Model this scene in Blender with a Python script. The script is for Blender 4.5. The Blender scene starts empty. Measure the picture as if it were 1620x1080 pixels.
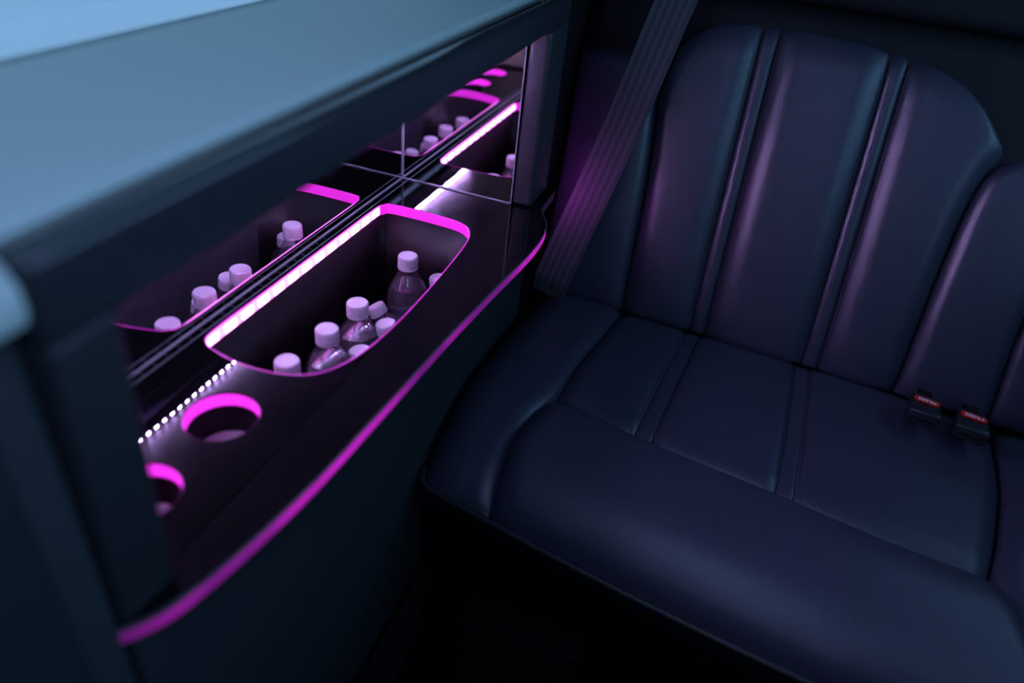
import bpy, bmesh, math, random
from mathutils import Vector, Matrix, Quaternion

random.seed(7)
S = bpy.context.scene
COL = S.collection

# ------------------------------------------------------------------ camera
# X runs towards the rear bench, Y towards the outside of the vehicle, Z up.
# The back lower corner of the drinks niche is the origin.
cam_d = bpy.data.cameras.new('camera')
cam = bpy.data.objects.new('camera', cam_d)
COL.objects.link(cam)
cam_d.sensor_width = 36.0
cam_d.lens = 1147.8 / 1620 * 36
cam_d.clip_start = 0.02
R_ = Vector((0.33507, -0.93717, 0.09713))
U_ = Vector((0.51088, 0.26734, 0.81703))
F_ = Vector((0.79166, 0.22414, -0.56836))
m = Matrix(((R_.x, U_.x, -F_.x, -1.05194), (R_.y, U_.y, -F_.y, -0.52327), (R_.z, U_.z, -F_.z, 0.49046), (0, 0, 0, 1)))
cam.matrix_world = m
cam_d.dof.use_dof = True
cam_d.dof.focus_distance = 1.10
cam_d.dof.aperture_fstop = 1.6
S.camera = cam

# ------------------------------------------------------------------ sky, daylight, exposure
W = bpy.data.worlds.new('world')
S.world = W
W.use_nodes = True
bg = W.node_tree.nodes['Background']
bg.inputs['Color'].default_value = (0.30, 0.56, 1.0, 1)
bg.inputs['Strength'].default_value = 3.4

S.view_settings.view_transform = 'Standard'
S.view_settings.look = 'None'
S.view_settings.exposure = 0.0
S.view_settings.gamma = 1.0
S.view_settings.use_curve_mapping = False
S.cycles.sample_clamp_indirect = 0.0
S.cycles.max_bounces = 18
S.cycles.glossy_bounces = 8
S.cycles.transmission_bounces = 16
S.cycles.transparent_max_bounces = 10
S.cycles.use_denoising = True
S.cycles.use_guiding = True


def portal(name, loc, rot, sx, sy):
    """window opening that guides the daylight sampling"""
    d = bpy.data.lights.new(name, 'AREA')
    d.shape = 'RECTANGLE'
    d.size, d.size_y = sx, sy
    d.cycles.is_portal = True
    o = bpy.data.objects.new(name, d)
    o.location, o.rotation_euler = loc, rot
    COL.objects.link(o)


portal('window_daylight', (-0.75, 0.02, 0.57), (math.radians(-90), 0, 0), 1.9, 0.46)
portal('window_daylight', (-0.35, -1.395, 0.57), (math.radians(90), 0, 0), 1.7, 0.46)

# ------------------------------------------------------------------ materials
MATS = {}


def mat(name, color, rough=0.5, metal=0.0, spec=0.5, bump=None, emit=None, trans=0.0, ior=1.45, coat=0.0, sheen=0.0):
    if name in MATS:
        return MATS[name]
    mt = bpy.data.materials.new(name)
    mt.use_nodes = True
    nt = mt.node_tree
    b = nt.nodes['Principled BSDF']
    b.inputs['Base Color'].default_value = (*color, 1)
    b.inputs['Roughness'].default_value = rough
    b.inputs['Metallic'].default_value = metal
    b.inputs['Specular IOR Level'].default_value = spec
    b.inputs['Transmission Weight'].default_value = trans
    b.inputs['IOR'].default_value = ior
    b.inputs['Coat Weight'].default_value = coat
    b.inputs['Sheen Weight'].default_value = sheen
    if emit:
        b.inputs['Emission Color'].default_value = (*emit[0], 1)
        b.inputs['Emission Strength'].default_value = emit[1]
    if bump:
        kind, scale, dist = bump
        tc = nt.nodes.new('ShaderNodeTexCoord')
        if kind == 'voronoi':
            t = nt.nodes.new('ShaderNodeTexVoronoi')
            t.feature = 'SMOOTH_F1'
        else:
            t = nt.nodes.new('ShaderNodeTexNoise')
            t.inputs['Detail'].default_value = 4
        t.inputs['Scale'].default_value = scale
        bm_ = nt.nodes.new('ShaderNodeBump')
        bm_.inputs['Distance'].default_value = dist
        bm_.inputs['Strength'].default_value = 0.6
        nt.links.new(tc.outputs['Object'], t.inputs['Vector'])
        nt.links.new(t.outputs[0], bm_.inputs['Height'])
        nt.links.new(bm_.outputs['Normal'], b.inputs['Normal'])
    MATS[name] = mt
    return mt


LEATHER = mat('black_leather', (0.042, 0.044, 0.066), 0.37, bump=('voronoi', 700, 0.0004), spec=0.65)
LEATHER_D = mat('black_vinyl', (0.006, 0.006, 0.008), 0.55, bump=('voronoi', 600, 0.0005), spec=0.35)
PIPE = mat('piping_leather', (0.020, 0.021, 0.026), 0.45)
PLASTIC = mat('fascia_plastic', (0.030, 0.033, 0.038), 0.42, bump=('noise', 900, 0.0002))
RAIL = mat('rail_plastic', (0.034, 0.038, 0.044), 0.22, spec=0.9)
BLACK = mat('black_plastic', (0.006, 0.006, 0.007), 0.5, spec=0.3)
BIN = mat('bin_plastic', (0.006, 0.006, 0.007), 0.45, spec=0.35)
CARPET = mat('dark_carpet', (0.026, 0.033, 0.037), 0.95, spec=0.1, bump=('noise', 500, 0.002))
FLOORC = mat('floor_carpet', (0.004, 0.005, 0.005), 0.95, spec=0.1, bump=('noise', 500, 0.002))
LEDGE = mat('ledge_vinyl', (0.62, 0.75, 0.68), 0.55, bump=('noise', 300, 0.0003))
OLIVE = mat('olive_vinyl', (0.25, 0.25, 0.17), 0.5)
SHELL = mat('wall_vinyl', (0.030, 0.036, 0.042), 0.7)
HEADLINER = mat('headliner_fabric', (0.05, 0.05, 0.055), 0.9, spec=0.2)
MIRROR = mat('mirror_glass', (0.82, 0.80, 0.84), 0.012, metal=1.0)
EDGE = mat('mirror_edge', (0.45, 0.45, 0.48), 0.35, metal=0.3)
CAP = mat('white_cap', (0.62, 0.62, 0.66), 0.42)
WEB = mat('thread', (0.01, 0.01, 0.012), 0.8)
BUCKLE = mat('buckle_plastic', (0.018, 0.020, 0.024), 0.28)
RED = mat('red_button', (0.75, 0.02, 0.012), 0.4)
WHITE = mat('white_print', (0.85, 0.85, 0.85), 0.5)
STEEL = mat('steel', (0.5, 0.5, 0.52), 0.3, metal=1.0)
CUPL = mat('cup_liner', (0.42, 0.41, 0.44), 0.6)
VENT = mat('vent_plastic', (0.004, 0.004, 0.004), 0.8, spec=0.12)


def emission(name, color, strength, vary=None):
    mt = bpy.data.materials.new(name)
    mt.use_nodes = True
    nt = mt.node_tree
    b = nt.nodes['Principled BSDF']
    b.inputs['Base Color'].default_value = (0.3, 0.05, 0.3, 1)
    b.inputs['Roughness'].default_value = 0.3
    b.inputs['Emission Color'].default_value = (*color, 1)
    b.inputs['Emission Strength'].default_value = strength
    if vary:
        tc = nt.nodes.new('ShaderNodeTexCoord')
        n = nt.nodes.new('ShaderNodeTexNoise')
        n.inputs['Scale'].default_value = vary[0]
        n.inputs['Detail'].default_value = 3
        r = nt.nodes.new('ShaderNodeMapRange')
        r.inputs['From Min'].default_value = 0.35
        r.inputs['From Max'].default_value = 0.65
        r.inputs['To Min'].default_value = strength * vary[1]
        r.inputs['To Max'].default_value = strength
        nt.links.new(tc.outputs['Object'], n.inputs['Vector'])
        nt.links.new(n.outputs['Fac'], r.inputs['Value'])
        nt.links.new(r.outputs['Result'], b.inputs['Emission Strength'])
    return mt


MAGENTA = emission('magenta_edge_glow', (1.0, 0.015, 0.90), 0.62, (14, 0.45))


def along(mt, stops, noise):
    """brightness of a light tape along its length (object X), with uneven diffusion"""
    nt = mt.node_tree
    b = nt.nodes['Principled BSDF']
    src = b.inputs['Emission Strength'].links[0].from_socket
    tc = nt.nodes.new('ShaderNodeTexCoord')
    sp = nt.nodes.new('ShaderNodeSeparateXYZ')
    mr = nt.nodes.new('ShaderNodeMapRange')
    mr.inputs['From Min'].default_value = stops[0][0]
    mr.inputs['From Max'].default_value = stops[-1][0]
    cr_ = nt.nodes.new('ShaderNodeValToRGB')
    el = cr_.color_ramp.elements
    while len(el) < len(stops):
        el.new(0.5)
    for e, (x, v) in zip(el, stops):
        e.position = (x - stops[0][0]) / (stops[-1][0] - stops[0][0])
        e.color = (v, v, v, 1)
    mu = nt.nodes.new('ShaderNodeMath')
    mu.operation = 'MULTIPLY'
    L = nt.links.new
    L(tc.outputs['Object'], sp.inputs[0])
    L(sp.outputs['X'], mr.inputs['Value'])
    L(mr.outputs['Result'], cr_.inputs['Fac'])
    L(src, mu.inputs[0])
    L(cr_.outputs['Color'], mu.inputs[1])
    L(mu.outputs[0], b.inputs['Emission Strength'])


along(MAGENTA, [(-0.85, 0.10), (-0.79, 0.45), (-0.70, 0.75), (-0.60, 0.9), (-0.50, 0.45), (-0.30, 0.30), (-0.20, 0.40), (-0.12, 1.3), (0.09, 1.5)], 0)
RIMGLOW = emission('magenta_rim_glow', (1.0, 0.018, 0.88), 0.75)
CUPGLOW = emission('magenta_cup_glow', (1.0, 0.03, 0.92), 1.25)
ENDGLOW = emission('magenta_end_glow', (0.80, 0.09, 1.0), 48.0)
LEDTAPE = emission('rim_led_tape', (1.0, 0.26, 0.95), 2.6)
LEDBEAD = emission('rim_led_bead', (1.0, 0.26, 0.98), 8.0)
TOPLED = emission('niche_led_bead', (0.62, 0.40, 1.0), 1250.0)
TOPTAPE = emission('niche_led_tape', (0.7, 0.40, 1.0), 2.0)


def counter_mat():
    mt = bpy.data.materials.new('black_acrylic')
    mt.use_nodes = True
    nt = mt.node_tree
    b = nt.nodes['Principled BSDF']
    b.inputs['Base Color'].default_value = (0.0025, 0.0025, 0.0035, 1)
    b.inputs['Specular IOR Level'].default_value = 0.5
    tc = nt.nodes.new('ShaderNodeTexCoord')
    # hairline scratches: two stretched noises
    mp = nt.nodes.new('ShaderNodeMapping')
    mp.inputs['Scale'].default_value = (40, 900, 40)
    mp.inputs['Rotation'].default_value = (0, 0, 0.6)
    n1 = nt.nodes.new('ShaderNodeTexNoise')
    n1.inputs['Scale'].default_value = 1.0
    n1.inputs['Detail'].default_value = 2
    mp2 = nt.nodes.new('ShaderNodeMapping')
    mp2.inputs['Scale'].default_value = (700, 30, 30)
    mp2.inputs['Rotation'].default_value = (0, 0, 0.35)
    n2 = nt.nodes.new('ShaderNodeTexNoise')
    n2.inputs['Scale'].default_value = 1.0
    n2.inputs['Detail'].default_value = 2
    n3 = nt.nodes.new('ShaderNodeTexNoise')
    n3.inputs['Scale'].default_value = 18
    n3.inputs['Detail'].default_value = 5
    add = nt.nodes.new('ShaderNodeMath')
    add.operation = 'ADD'
    r = nt.nodes.new('ShaderNodeMapRange')
    r.inputs['From Min'].default_value = 0.35
    r.inputs['From Max'].default_value = 0.75
    r.inputs['To Min'].default_value = 0.004
    r.inputs['To Max'].default_value = 0.035
    bp = nt.nodes.new('ShaderNodeBump')
    bp.inputs['Strength'].default_value = 0.35
    bp.inputs['Distance'].default_value = 0.000012
    L = nt.links.new
    L(tc.outputs['Object'], mp.inputs['Vector'])
    L(tc.outputs['Object'], mp2.inputs['Vector'])
    L(tc.outputs['Object'], n3.inputs['Vector'])
    L(mp.outputs['Vector'], n1.inputs['Vector'])
    L(mp2.outputs['Vector'], n2.inputs['Vector'])
    L(n1.outputs['Fac'], add.inputs[0])
    L(n2.outputs['Fac'], add.inputs[1])
    L(add.outputs[0], bp.inputs['Height'])
    L(n3.outputs['Fac'], r.inputs['Value'])
    L(r.outputs['Result'], b.inputs['Roughness'])
    L(bp.outputs['Normal'], b.inputs['Normal'])
    return mt


ACRYLIC = counter_mat()


def bottle_mat(name, trans, ior):
    mt = bpy.data.materials.new(name)
    mt.use_nodes = True
    nt = mt.node_tree
    b = nt.nodes['Principled BSDF']
    b.inputs['Base Color'].default_value = (0.96, 0.96, 1.0, 1)
    b.inputs['Roughness'].default_value = 0.0
    b.inputs['Transmission Weight'].default_value = trans
    b.inputs['IOR'].default_value = ior
    return mt


BOTTLE = bottle_mat('clear_plastic', 0.98, 1.5)
WATER = bottle_mat('water', 0.94, 1.33)


def label_mat():
    mt = bpy.data.materials.new('bottle_label')
    mt.use_nodes = True
    nt = mt.node_tree
    b = nt.nodes['Principled BSDF']
    b.inputs['Roughness'].default_value = 0.35
    tc = nt.nodes.new('ShaderNodeTexCoord')
    sp = nt.nodes.new('ShaderNodeSeparateXYZ')
    cr = nt.nodes.new('ShaderNodeValToRGB')
    cr.color_ramp.interpolation = 'CONSTANT'
    e = cr.color_ramp.elements
    e[0].position, e[0].color = 0.0, (0.03, 0.05, 0.42, 1)
    e[1].position, e[1].color = 0.25, (0.75, 0.75, 0.8, 1)
    e2 = e.new(0.72)
    e2.color = (0.03, 0.05, 0.42, 1)
    e3 = e.new(0.92)
    e3.color = (0.75, 0.75, 0.8, 1)
    nt.links.new(tc.outputs['Generated'], sp.inputs[0])
    nt.links.new(sp.outputs['Z'], cr.inputs['Fac'])
    nt.links.new(cr.outputs['Color'], b.inputs['Base Color'])
    return mt


LABEL = label_mat()


def belt_mat():
    mt = bpy.data.materials.new('belt_webbing')
    mt.use_nodes = True
    nt = mt.node_tree
    b = nt.nodes['Principled BSDF']
    b.inputs['Roughness'].default_value = 0.55
    b.inputs['Sheen Weight'].default_value = 0.25
    tc = nt.nodes.new('ShaderNodeTexCoord')
    w = nt.nodes.new('ShaderNodeTexWave')
    w.inputs['Scale'].default_value = 2.0
    sp = nt.nodes.new('ShaderNodeSeparateXYZ')
    uv = nt.nodes.new('ShaderNodeUVMap')
    mul = nt.nodes.new('ShaderNodeMath')
    mul.operation = 'MULTIPLY'
    mul.inputs[1].default_value = 5 * 2 * math.pi
    sn = nt.nodes.new('ShaderNodeMath')
    sn.operation = 'SINE'
    r = nt.nodes.new('ShaderNodeMapRange')
    r.inputs['From Min'].default_value = -0.3
    r.inputs['From Max'].default_value = 0.5
    mix = nt.nodes.new('ShaderNodeMix')
    mix.data_type = 'RGBA'
    mix.inputs['A'].default_value = (0.045, 0.046, 0.056, 1)
    mix.inputs['B'].default_value = (0.085, 0.085, 0.10, 1)
    L = nt.links.new
    L(uv.outputs['UV'], sp.inputs[0])
    L(sp.outputs['X'], mul.inputs[0])
    L(mul.outputs[0], sn.inputs[0])
    L(sn.outputs[0], r.inputs['Value'])
    L(r.outputs['Result'], mix.inputs['Factor'])
    L(mix.outputs['Result'], b.inputs['Base Color'])
    nt.nodes.remove(w)
    n = nt.nodes.new('ShaderNodeTexNoise')
    n.inputs['Scale'].default_value = 1500
    bp = nt.nodes.new('ShaderNodeBump')
    bp.inputs['Distance'].default_value = 0.0004
    L(tc.outputs['Object'], n.inputs['Vector'])
    L(n.outputs['Fac'], bp.inputs['Height'])
    L(bp.outputs['Normal'], b.inputs['Normal'])
    return mt


BELT = belt_mat()


def pane_mat(name, tint):
    mt = bpy.data.materials.new(name)
    mt.use_nodes = True
    nt = mt.node_tree
    nt.nodes.remove(nt.nodes['Principled BSDF'])
    out = nt.nodes['Material Output']
    tr = nt.nodes.new('ShaderNodeBsdfTransparent')
    tr.inputs['Color'].default_value = (*tint, 1)
    gl = nt.nodes.new('ShaderNodeBsdfGlossy')
    gl.inputs['Roughness'].default_value = 0.02
    mx = nt.nodes.new('ShaderNodeMixShader')
    mx.inputs['Fac'].default_value = 0.06
    nt.links.new(tr.outputs[0], mx.inputs[1])
    nt.links.new(gl.outputs[0], mx.inputs[2])
    nt.links.new(mx.outputs[0], out.inputs['Surface'])
    return mt


PANE = pane_mat('tinted_glass', (0.46, 0.48, 0.47))
PANE_CLEAR = pane_mat('clear_glass', (0.85, 0.95, 0.95))


# ------------------------------------------------------------------ helpers
def tag(o, label=None, cat=None, group=None, kind=None):
    if label:
        o['label'] = label
    if cat:
        o['category'] = cat
    if group:
        o['group'] = group
    if kind:
        o['kind'] = kind
    return o


def thing(name, loc, label, cat, group=None, kind=None):
    o = bpy.data.objects.new(name, None)
    o.empty_display_size = 0.05
    o.location = loc
    COL.objects.link(o)
    return tag(o, label, cat, group, kind)


def link(name, me, material, parent=None, smooth=True):
    """mesh given in world coordinates; kept there when parented"""
    o = bpy.data.objects.new(name, me)
    if material:
        me.materials.clear()
        me.materials.append(material)
    if smooth:
        for p in me.polygons:
            p.use_smooth = True
    COL.objects.link(o)
    if parent:
        o.parent = parent
        mw = Matrix.LocRotScale(parent.location, parent.rotation_euler, parent.scale)
        if parent.parent:
            g = parent.parent
            mw = Matrix.LocRotScale(g.location, g.rotation_euler, g.scale) @ parent.matrix_parent_inverse @ mw
        o.matrix_parent_inverse = mw.inverted()
    return o


def mesh(verts, faces, name='m'):
    me = bpy.data.meshes.new(name)
    me.from_pydata([tuple(v) for v in verts], [], faces)
    me.update()
    return me


def from_bm(bm, name='m'):
    bmesh.ops.recalc_face_normals(bm, faces=bm.faces[:])
    me = bpy.data.meshes.new(name)
    bm.to_mesh(me)
    bm.free()
    return me


def sharp(o, ang=35):
    me = o.data
    me.set_sharp_from_angle(angle=math.radians(ang))
    return o


def box(x0, x1, y0, y1, z0, z1, bev=0.0, seg=2):
    bm = bmesh.new()
    bmesh.ops.create_cube(bm, size=1)
    for v in bm.verts:
        v.co = Vector(((x0 + x1) / 2 + v.co.x * (x1 - x0), (y0 + y1) / 2 + v.co.y * (y1 - y0), (z0 + z1) / 2 + v.co.z * (z1 - z0)))
    if bev:
        bmesh.ops.bevel(bm, geom=bm.edges[:], offset=bev, segments=seg, affect='EDGES', profile=0.5)
    return from_bm(bm)


def hexa(b4, t4, bev=0.0, seg=2):
    """box from four bottom and four top corners"""
    bm = bmesh.new()
    vs = [bm.verts.new(p) for p in b4] + [bm.verts.new(p) for p in t4]
    for f in ((0, 1, 2, 3), (4, 5, 6, 7), (0, 1, 5, 4), (1, 2, 6, 5), (2, 3, 7, 6), (3, 0, 4, 7)):
        bm.faces.new([vs[i] for i in f])
    bmesh.ops.recalc_face_normals(bm, faces=bm.faces[:])
    if bev:
        bmesh.ops.bevel(bm, geom=bm.edges[:], offset=bev, segments=seg, affect='EDGES', profile=0.5)
    return from_bm(bm)


def lathe(prof, n=40, mod=None, cap_ends=True):
    vs, fs = [], []
    for i, (r, z) in enumerate(prof):
        for k in range(n):
            a = 2 * math.pi * k / n
            rr = r * (mod(a, z) if mod else 1)
            vs.append((rr * math.cos(a), rr * math.sin(a), z))
    for i in range(len(prof) - 1):
        for k in range(n):
            a, b = i * n + k, i * n + (k + 1) % n
            fs.append((a, b, b + n, a + n))
    if cap_ends:
        fs.append(tuple(range(n - 1, -1, -1)))
        fs.append(tuple((len(prof) - 1) * n + k for k in range(n)))
    return mesh(vs, fs)


def tube(path, r, n=8, closed=False):
    path = [Vector(p) for p in path]
    vs, fs = [], []
    N = len(path)
    up = Vector((0, 0, 1))
    for i, p in enumerate(path):
        if closed:
            t = path[(i + 1) % N] - path[i - 1]
        else:
            t = path[min(i + 1, N - 1)] - path[max(i - 1, 0)]
        t.normalize()
        s = t.cross(up)
        if s.length < 1e-4:
            s = Vector((1, 0, 0))
        s.normalize()
        q = s.cross(t)
        for k in range(n):
            a = 2 * math.pi * k / n
            vs.append(p + r * (math.cos(a) * s + math.sin(a) * q))
    for i in range(N if closed else N - 1):
        for k in range(n):
            a, b = i * n + k, i * n + (k + 1) % n
            c = ((i + 1) % N) * n
            fs.append((a, b, c + (k + 1) % n, c + k))
    if not closed:
        fs.append(tuple(range(n)))
        fs.append(tuple((N - 1) * n + k for k in range(n)))
    bm = bmesh.new()
    bv = [bm.verts.new(v) for v in vs]
    for f in fs:
        bm.faces.new([bv[i] for i in f])
    return from_bm(bm)


def cr(pts, n=8, closed=False):
    """Catmull-Rom through points of any dimension"""
    pts = [Vector(p) for p in pts]
    N = len(pts)
    out = []
    for i in range(N if closed else N - 1):
        if closed:
            a, b, c, d = pts[i - 1], pts[i], pts[(i + 1) % N], pts[(i + 2) % N]
        else:
            b, c = pts[i], pts[i + 1]
            a = pts[i - 1] if i > 0 else b * 2 - c
            d = pts[i + 2] if i + 2 < N else c * 2 - b
        for k in range(n):
            t = k / n
            out.append(0.5 * ((2 * b) + (c - a) * t + (2 * a - 5 * b + 4 * c - d) * t * t + (3 * b - a - 3 * c + d) * t ** 3))
    if not closed:
        out.append(pts[-1])
    return out


def resample(pts, n):
    L = [0]
    for a, b in zip(pts, pts[1:]):
        L.append(L[-1] + (b - a).length)
    out, j = [], 0
    for i in range(n):
        s = L[-1] * i / (n - 1)
        while j < len(L) - 2 and L[j + 1] < s:
            j += 1
        t = (s - L[j]) / max(L[j + 1] - L[j], 1e-9)
        out.append(pts[j].lerp(pts[j + 1], min(max(t, 0), 1)))
    return out


def lerp_tab(tab, x):
    tab = sorted(tab)
    if x <= tab[0][0]:
        a, b = tab[0], tab[1]
    elif x >= tab[-1][0]:
        a, b = tab[-2], tab[-1]
    else:
        for a, b in zip(tab, tab[1:]):
            if a[0] <= x <= b[0]:
                break
    return a[1] + (b[1] - a[1]) * (x - a[0]) / (b[0] - a[0])


def slab(outline, holes, z0, z1, bev=0.0):
    """flat plate with holes from plan outlines"""
    cu = bpy.data.curves.new('c', 'CURVE')
    cu.dimensions = '2D'
    cu.fill_mode = 'BOTH'
    cu.extrude = (z1 - z0) / 2 - bev
    cu.bevel_depth = bev
    cu.bevel_resolution = 1
    for pts in [outline] + holes:
        sp = cu.splines.new('POLY')
        sp.points.add(len(pts) - 1)
        for q, p in zip(sp.points, pts):
            q.co = (p[0], p[1], 0, 1)
        sp.use_cyclic_u = True
    o = bpy.data.objects.new('c', cu)
    COL.objects.link(o)
    dg = bpy.context.evaluated_depsgraph_get()
    me = bpy.data.meshes.new_from_object(o.evaluated_get(dg))
    bpy.data.objects.remove(o)
    me.transform(Matrix.Translation((0, 0, (z0 + z1) / 2)))
    return me


def normals2d(path, closed):
    N = len(path)
    out = []
    for i in range(N):
        if closed:
            t = path[(i + 1) % N] - path[i - 1]
        else:
            t = path[min(i + 1, N - 1)] - path[max(i - 1, 0)]
        out.append(Vector((t.y, -t.x)).normalized())
    return out


def band(path, zt, zb, off0, off1, closed):
    """upright strip with thickness along a plan path (offsets along the path normal)"""
    ns = normals2d(path, closed)
    vs, fs = [], []
    for p, n in zip(path, ns):
        a, b = p + n * off0, p + n * off1
        vs += [(a.x, a.y, zb), (b.x, b.y, zb), (b.x, b.y, zt), (a.x, a.y, zt)]
    N = len(path)
    for i in range(N if closed else N - 1):
        j = (i + 1) % N
        for k in range(4):
            l = (k + 1) % 4
            fs.append((i * 4 + k, i * 4 + l, j * 4 + l, j * 4 + k))
    if not closed:
        fs += [(0, 1, 2, 3), tuple((N - 1) * 4 + k for k in range(4))]
    bm = bmesh.new()
    bv = [bm.verts.new(v) for v in vs]
    for f in fs:
        bm.faces.new([bv[i] for i in f])
    return from_bm(bm)


def roll(d, r, D):
    if r <= 0 or d >= r:
        return 0.0
    q = 1 - max(d, 0) / r
    return D * (1 - math.sqrt(max(0, 1 - q * q)) * 0.55 - 0.45 * (1 - q * q))


def coons(bottom, top, left, right, nu, nv):
    """four 2D boundary curves -> grid of points, cosine spacing towards the edges"""
    B, T = resample(bottom, 201), resample(top, 201)
    Lc, Rc = resample(left, 201), resample(right, 201)

    def at(c, t):
        f = t * 200
        i = min(int(f), 199)
        return c[i].lerp(c[i + 1], f - i)

    def ease(t):
        return 0.5 * t + 0.5 * (0.5 - 0.5 * math.cos(math.pi * t))
    P = []
    for j in range(nv + 1):
        v = ease(j / nv)
        row = []
        for i in range(nu + 1):
            u = ease(i / nu)
            p = (at(B, u) * (1 - v) + at(T, u) * v + at(Lc, v) * (1 - u) + at(Rc, v) * u
                 - (B[0] * (1 - u) * (1 - v) + B[-1] * u * (1 - v) + T[0] * (1 - u) * v + T[-1] * u * v))
            row.append((p, u, v))
        P.append(row)
    return P


def patch(name, bottom, top, left, right, surf, rolls, parent, material, nu=40, nv=40, crown=0.0, skirt=0.02, extra=None):
    """upholstered panel: Coons grid, edges rolled down, closed by a skirt and a back.
    rolls = ((r,D) left, right, bottom, top); surf(p, h) -> world point"""
    G = coons([Vector(p) for p in bottom], [Vector(p) for p in top], [Vector(p) for p in left], [Vector(p) for p in right], nu, nv)
    vs, fs = [], []
    for j, row in enumerate(G):
        Wd = sum((row[i + 1][0] - row[i][0]).length for i in range(nu))
        for i, (p, u, v) in enumerate(row):
            Hd = (G[-1][i][0] - G[0][i][0]).length
            h = crown * (4 * u * (1 - u)) ** 0.6 * (4 * v * (1 - v)) ** 0.5
            h -= roll(u * Wd, *rolls[0]) + roll((1 - u) * Wd, *rolls[1]) + roll(v * Hd, *rolls[2]) + roll((1 - v) * Hd, *rolls[3])
            if extra:
                h += extra(p, u, v)
            vs.append(surf(p, h))
    n = nu + 1
    for j in range(nv):
        for i in range(nu):
            a = j * n + i
            fs.append((a, a + 1, a + 1 + n, a + n))
    ring = [i for i in range(nu)] + [j * n + nu for j in range(nv)] + [nv * n + i for i in range(nu, 0, -1)] + [j * n for j in range(nv, 0, -1)]
    base = len(vs)
    for idx in ring:
        j, i = divmod(idx, n)
        p, u, v = G[j][i]
        hmin = -skirt - max(r[1] for r in rolls)
        vs.append(surf(p, hmin))
    Rn = len(ring)
    for k in range(Rn):
        fs.append((ring[k], base + k, base + (k + 1) % Rn, ring[(k + 1) % Rn]))
    bm = bmesh.new()
    bv = [bm.verts.new(v) for v in vs]
    for f in fs:
        bm.faces.new([bv[i] for i in f])
    bm.faces.new([bv[base + k] for k in range(Rn)])
    o = link(name, from_bm(bm), material, parent)
    return sharp(o, 50)


# ================================================================== the setting
FLOOR_Z = -0.66
fl = link('floor', box(-2.6, 0.9, -1.5, 0.15, FLOOR_Z - 0.03, FLOOR_Z), FLOORC)
tag(fl, 'dark carpeted vehicle floor in front of the bench', 'floor', kind='structure')
ce = link('ceiling', box(-2.6, 0.9, -1.5, 0.15, 0.86, 0.9), HEADLINER)
tag(ce, 'dark fabric headliner over the cabin', 'ceiling', kind='structure')
wr = link('wall_rear', box(0.62, 0.66, -1.5, 0.15, FLOOR_Z, 0.86), SHELL)
tag(wr, 'dark trimmed wall behind the rear bench', 'wall', kind='structure')
wf = link('wall_front', box(-2.6, -2.56, -1.5, 0.15, FLOOR_Z, 0.86), SHELL)
tag(wf, 'dark partition at the front of the cabin', 'wall', kind='structure')


def side_wall(name, ys, wx0, wx1, wz0, wz1, label, low=None):
    """wall with a window opening; ys = (inner, outer)"""
    bm = bmesh.new()
    for i, (a, b, c, d) in enumerate(((-2.6, 0.62, FLOOR_Z, wz0 - 0.031), (-2.6, 0.62, wz1, 0.86), (-2.6, wx0, wz0 - 0.031, wz1), (wx1, 0.62, wz0 - 0.031, wz1), (wx0, wx1, wz0 - 0.031, wz0))):
        y0, y1 = low if low and i == 0 else (min(ys), max(ys))
        r = bmesh.ops.create_cube(bm, size=1)
        for v in r['verts']:
            v.co = Vector(((a + b) / 2 + v.co.x * (b - a), (y0 + y1) / 2 + v.co.y * (y1 - y0), (c + d) / 2 + v.co.z * (d - c)))
    o = link(name, from_bm(bm), SHELL, smooth=False)
    return tag(o, label, 'wall', kind='structure')


side_wall('wall_left', (-0.030, -0.006), -1.7, 0.19, 0.323, 0.80, 'dark side wall above the drinks niche', (0.031, 0.09))
side_wall('wall_right', (-1.39, -1.35), -1.2, 0.50, 0.34, 0.80, 'dark side wall across the cabin')


def window(name, y, x0, x1, z0, z1, label, glass):
    w = thing(name, ((x0 + x1) / 2, y, z0), label, 'window', kind='structure')
    link('window_pane', box(x0, x1, y - 0.003, y + 0.003, z0, z1), glass, w, smooth=False)
    t = 0.012
    for nm, bx_ in (('window_sill', (x0, x1, y - 0.004, y + 0.010, z0 - 0.004, z0 + 0.0015)), ('window_head', (x0, x1, y - 0.010, y + 0.010, z1 - t, z1)),
                    ('window_jamb', (x0, x0 + t, y - 0.010, y + 0.010, z0 + 0.0035, z1 - t)), ('window_jamb', (x1 - t, x1, y - 0.010, y + 0.010, z0 + 0.0035, z1 - t))):
        link(nm, box(*bx_, bev=0.003), LEDGE if nm == 'window_sill' else BLACK, w)
    return w


window('window_1', -0.018, -1.7, 0.19, 0.323, 0.80, 'bright bluish side window above the pale ledge', PANE)
window('window_2', -1.37, -1.2, 0.50, 0.34, 0.80, 'side window across the cabin', PANE_CLEAR)

# pale ledge between the niche frame and the window
lg = []
prof = [(-0.183, 0.292), (-0.185, 0.300), (-0.181, 0.307), (-0.170, 0.311), (-0.10, 0.318), (-0.012, 0.325), (-0.012, 0.292)]


def extrude_x(prof, xs, shift=None):
    bm = bmesh.new()
    rings = []
    for x in xs:
        rings.append([bm.verts.new((x, p[0] + (shift(x) if shift else 0), p[1])) for p in prof])
    n = len(prof)
    for a, b in zip(rings, rings[1:]):
        for k in range(n):
            bm.faces.new((a[k], a[(k + 1) % n], b[(k + 1) % n], b[k]))
    bm.faces.new(rings[0])
    bm.faces.new(rings[-1])
    return from_bm(bm)


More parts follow.
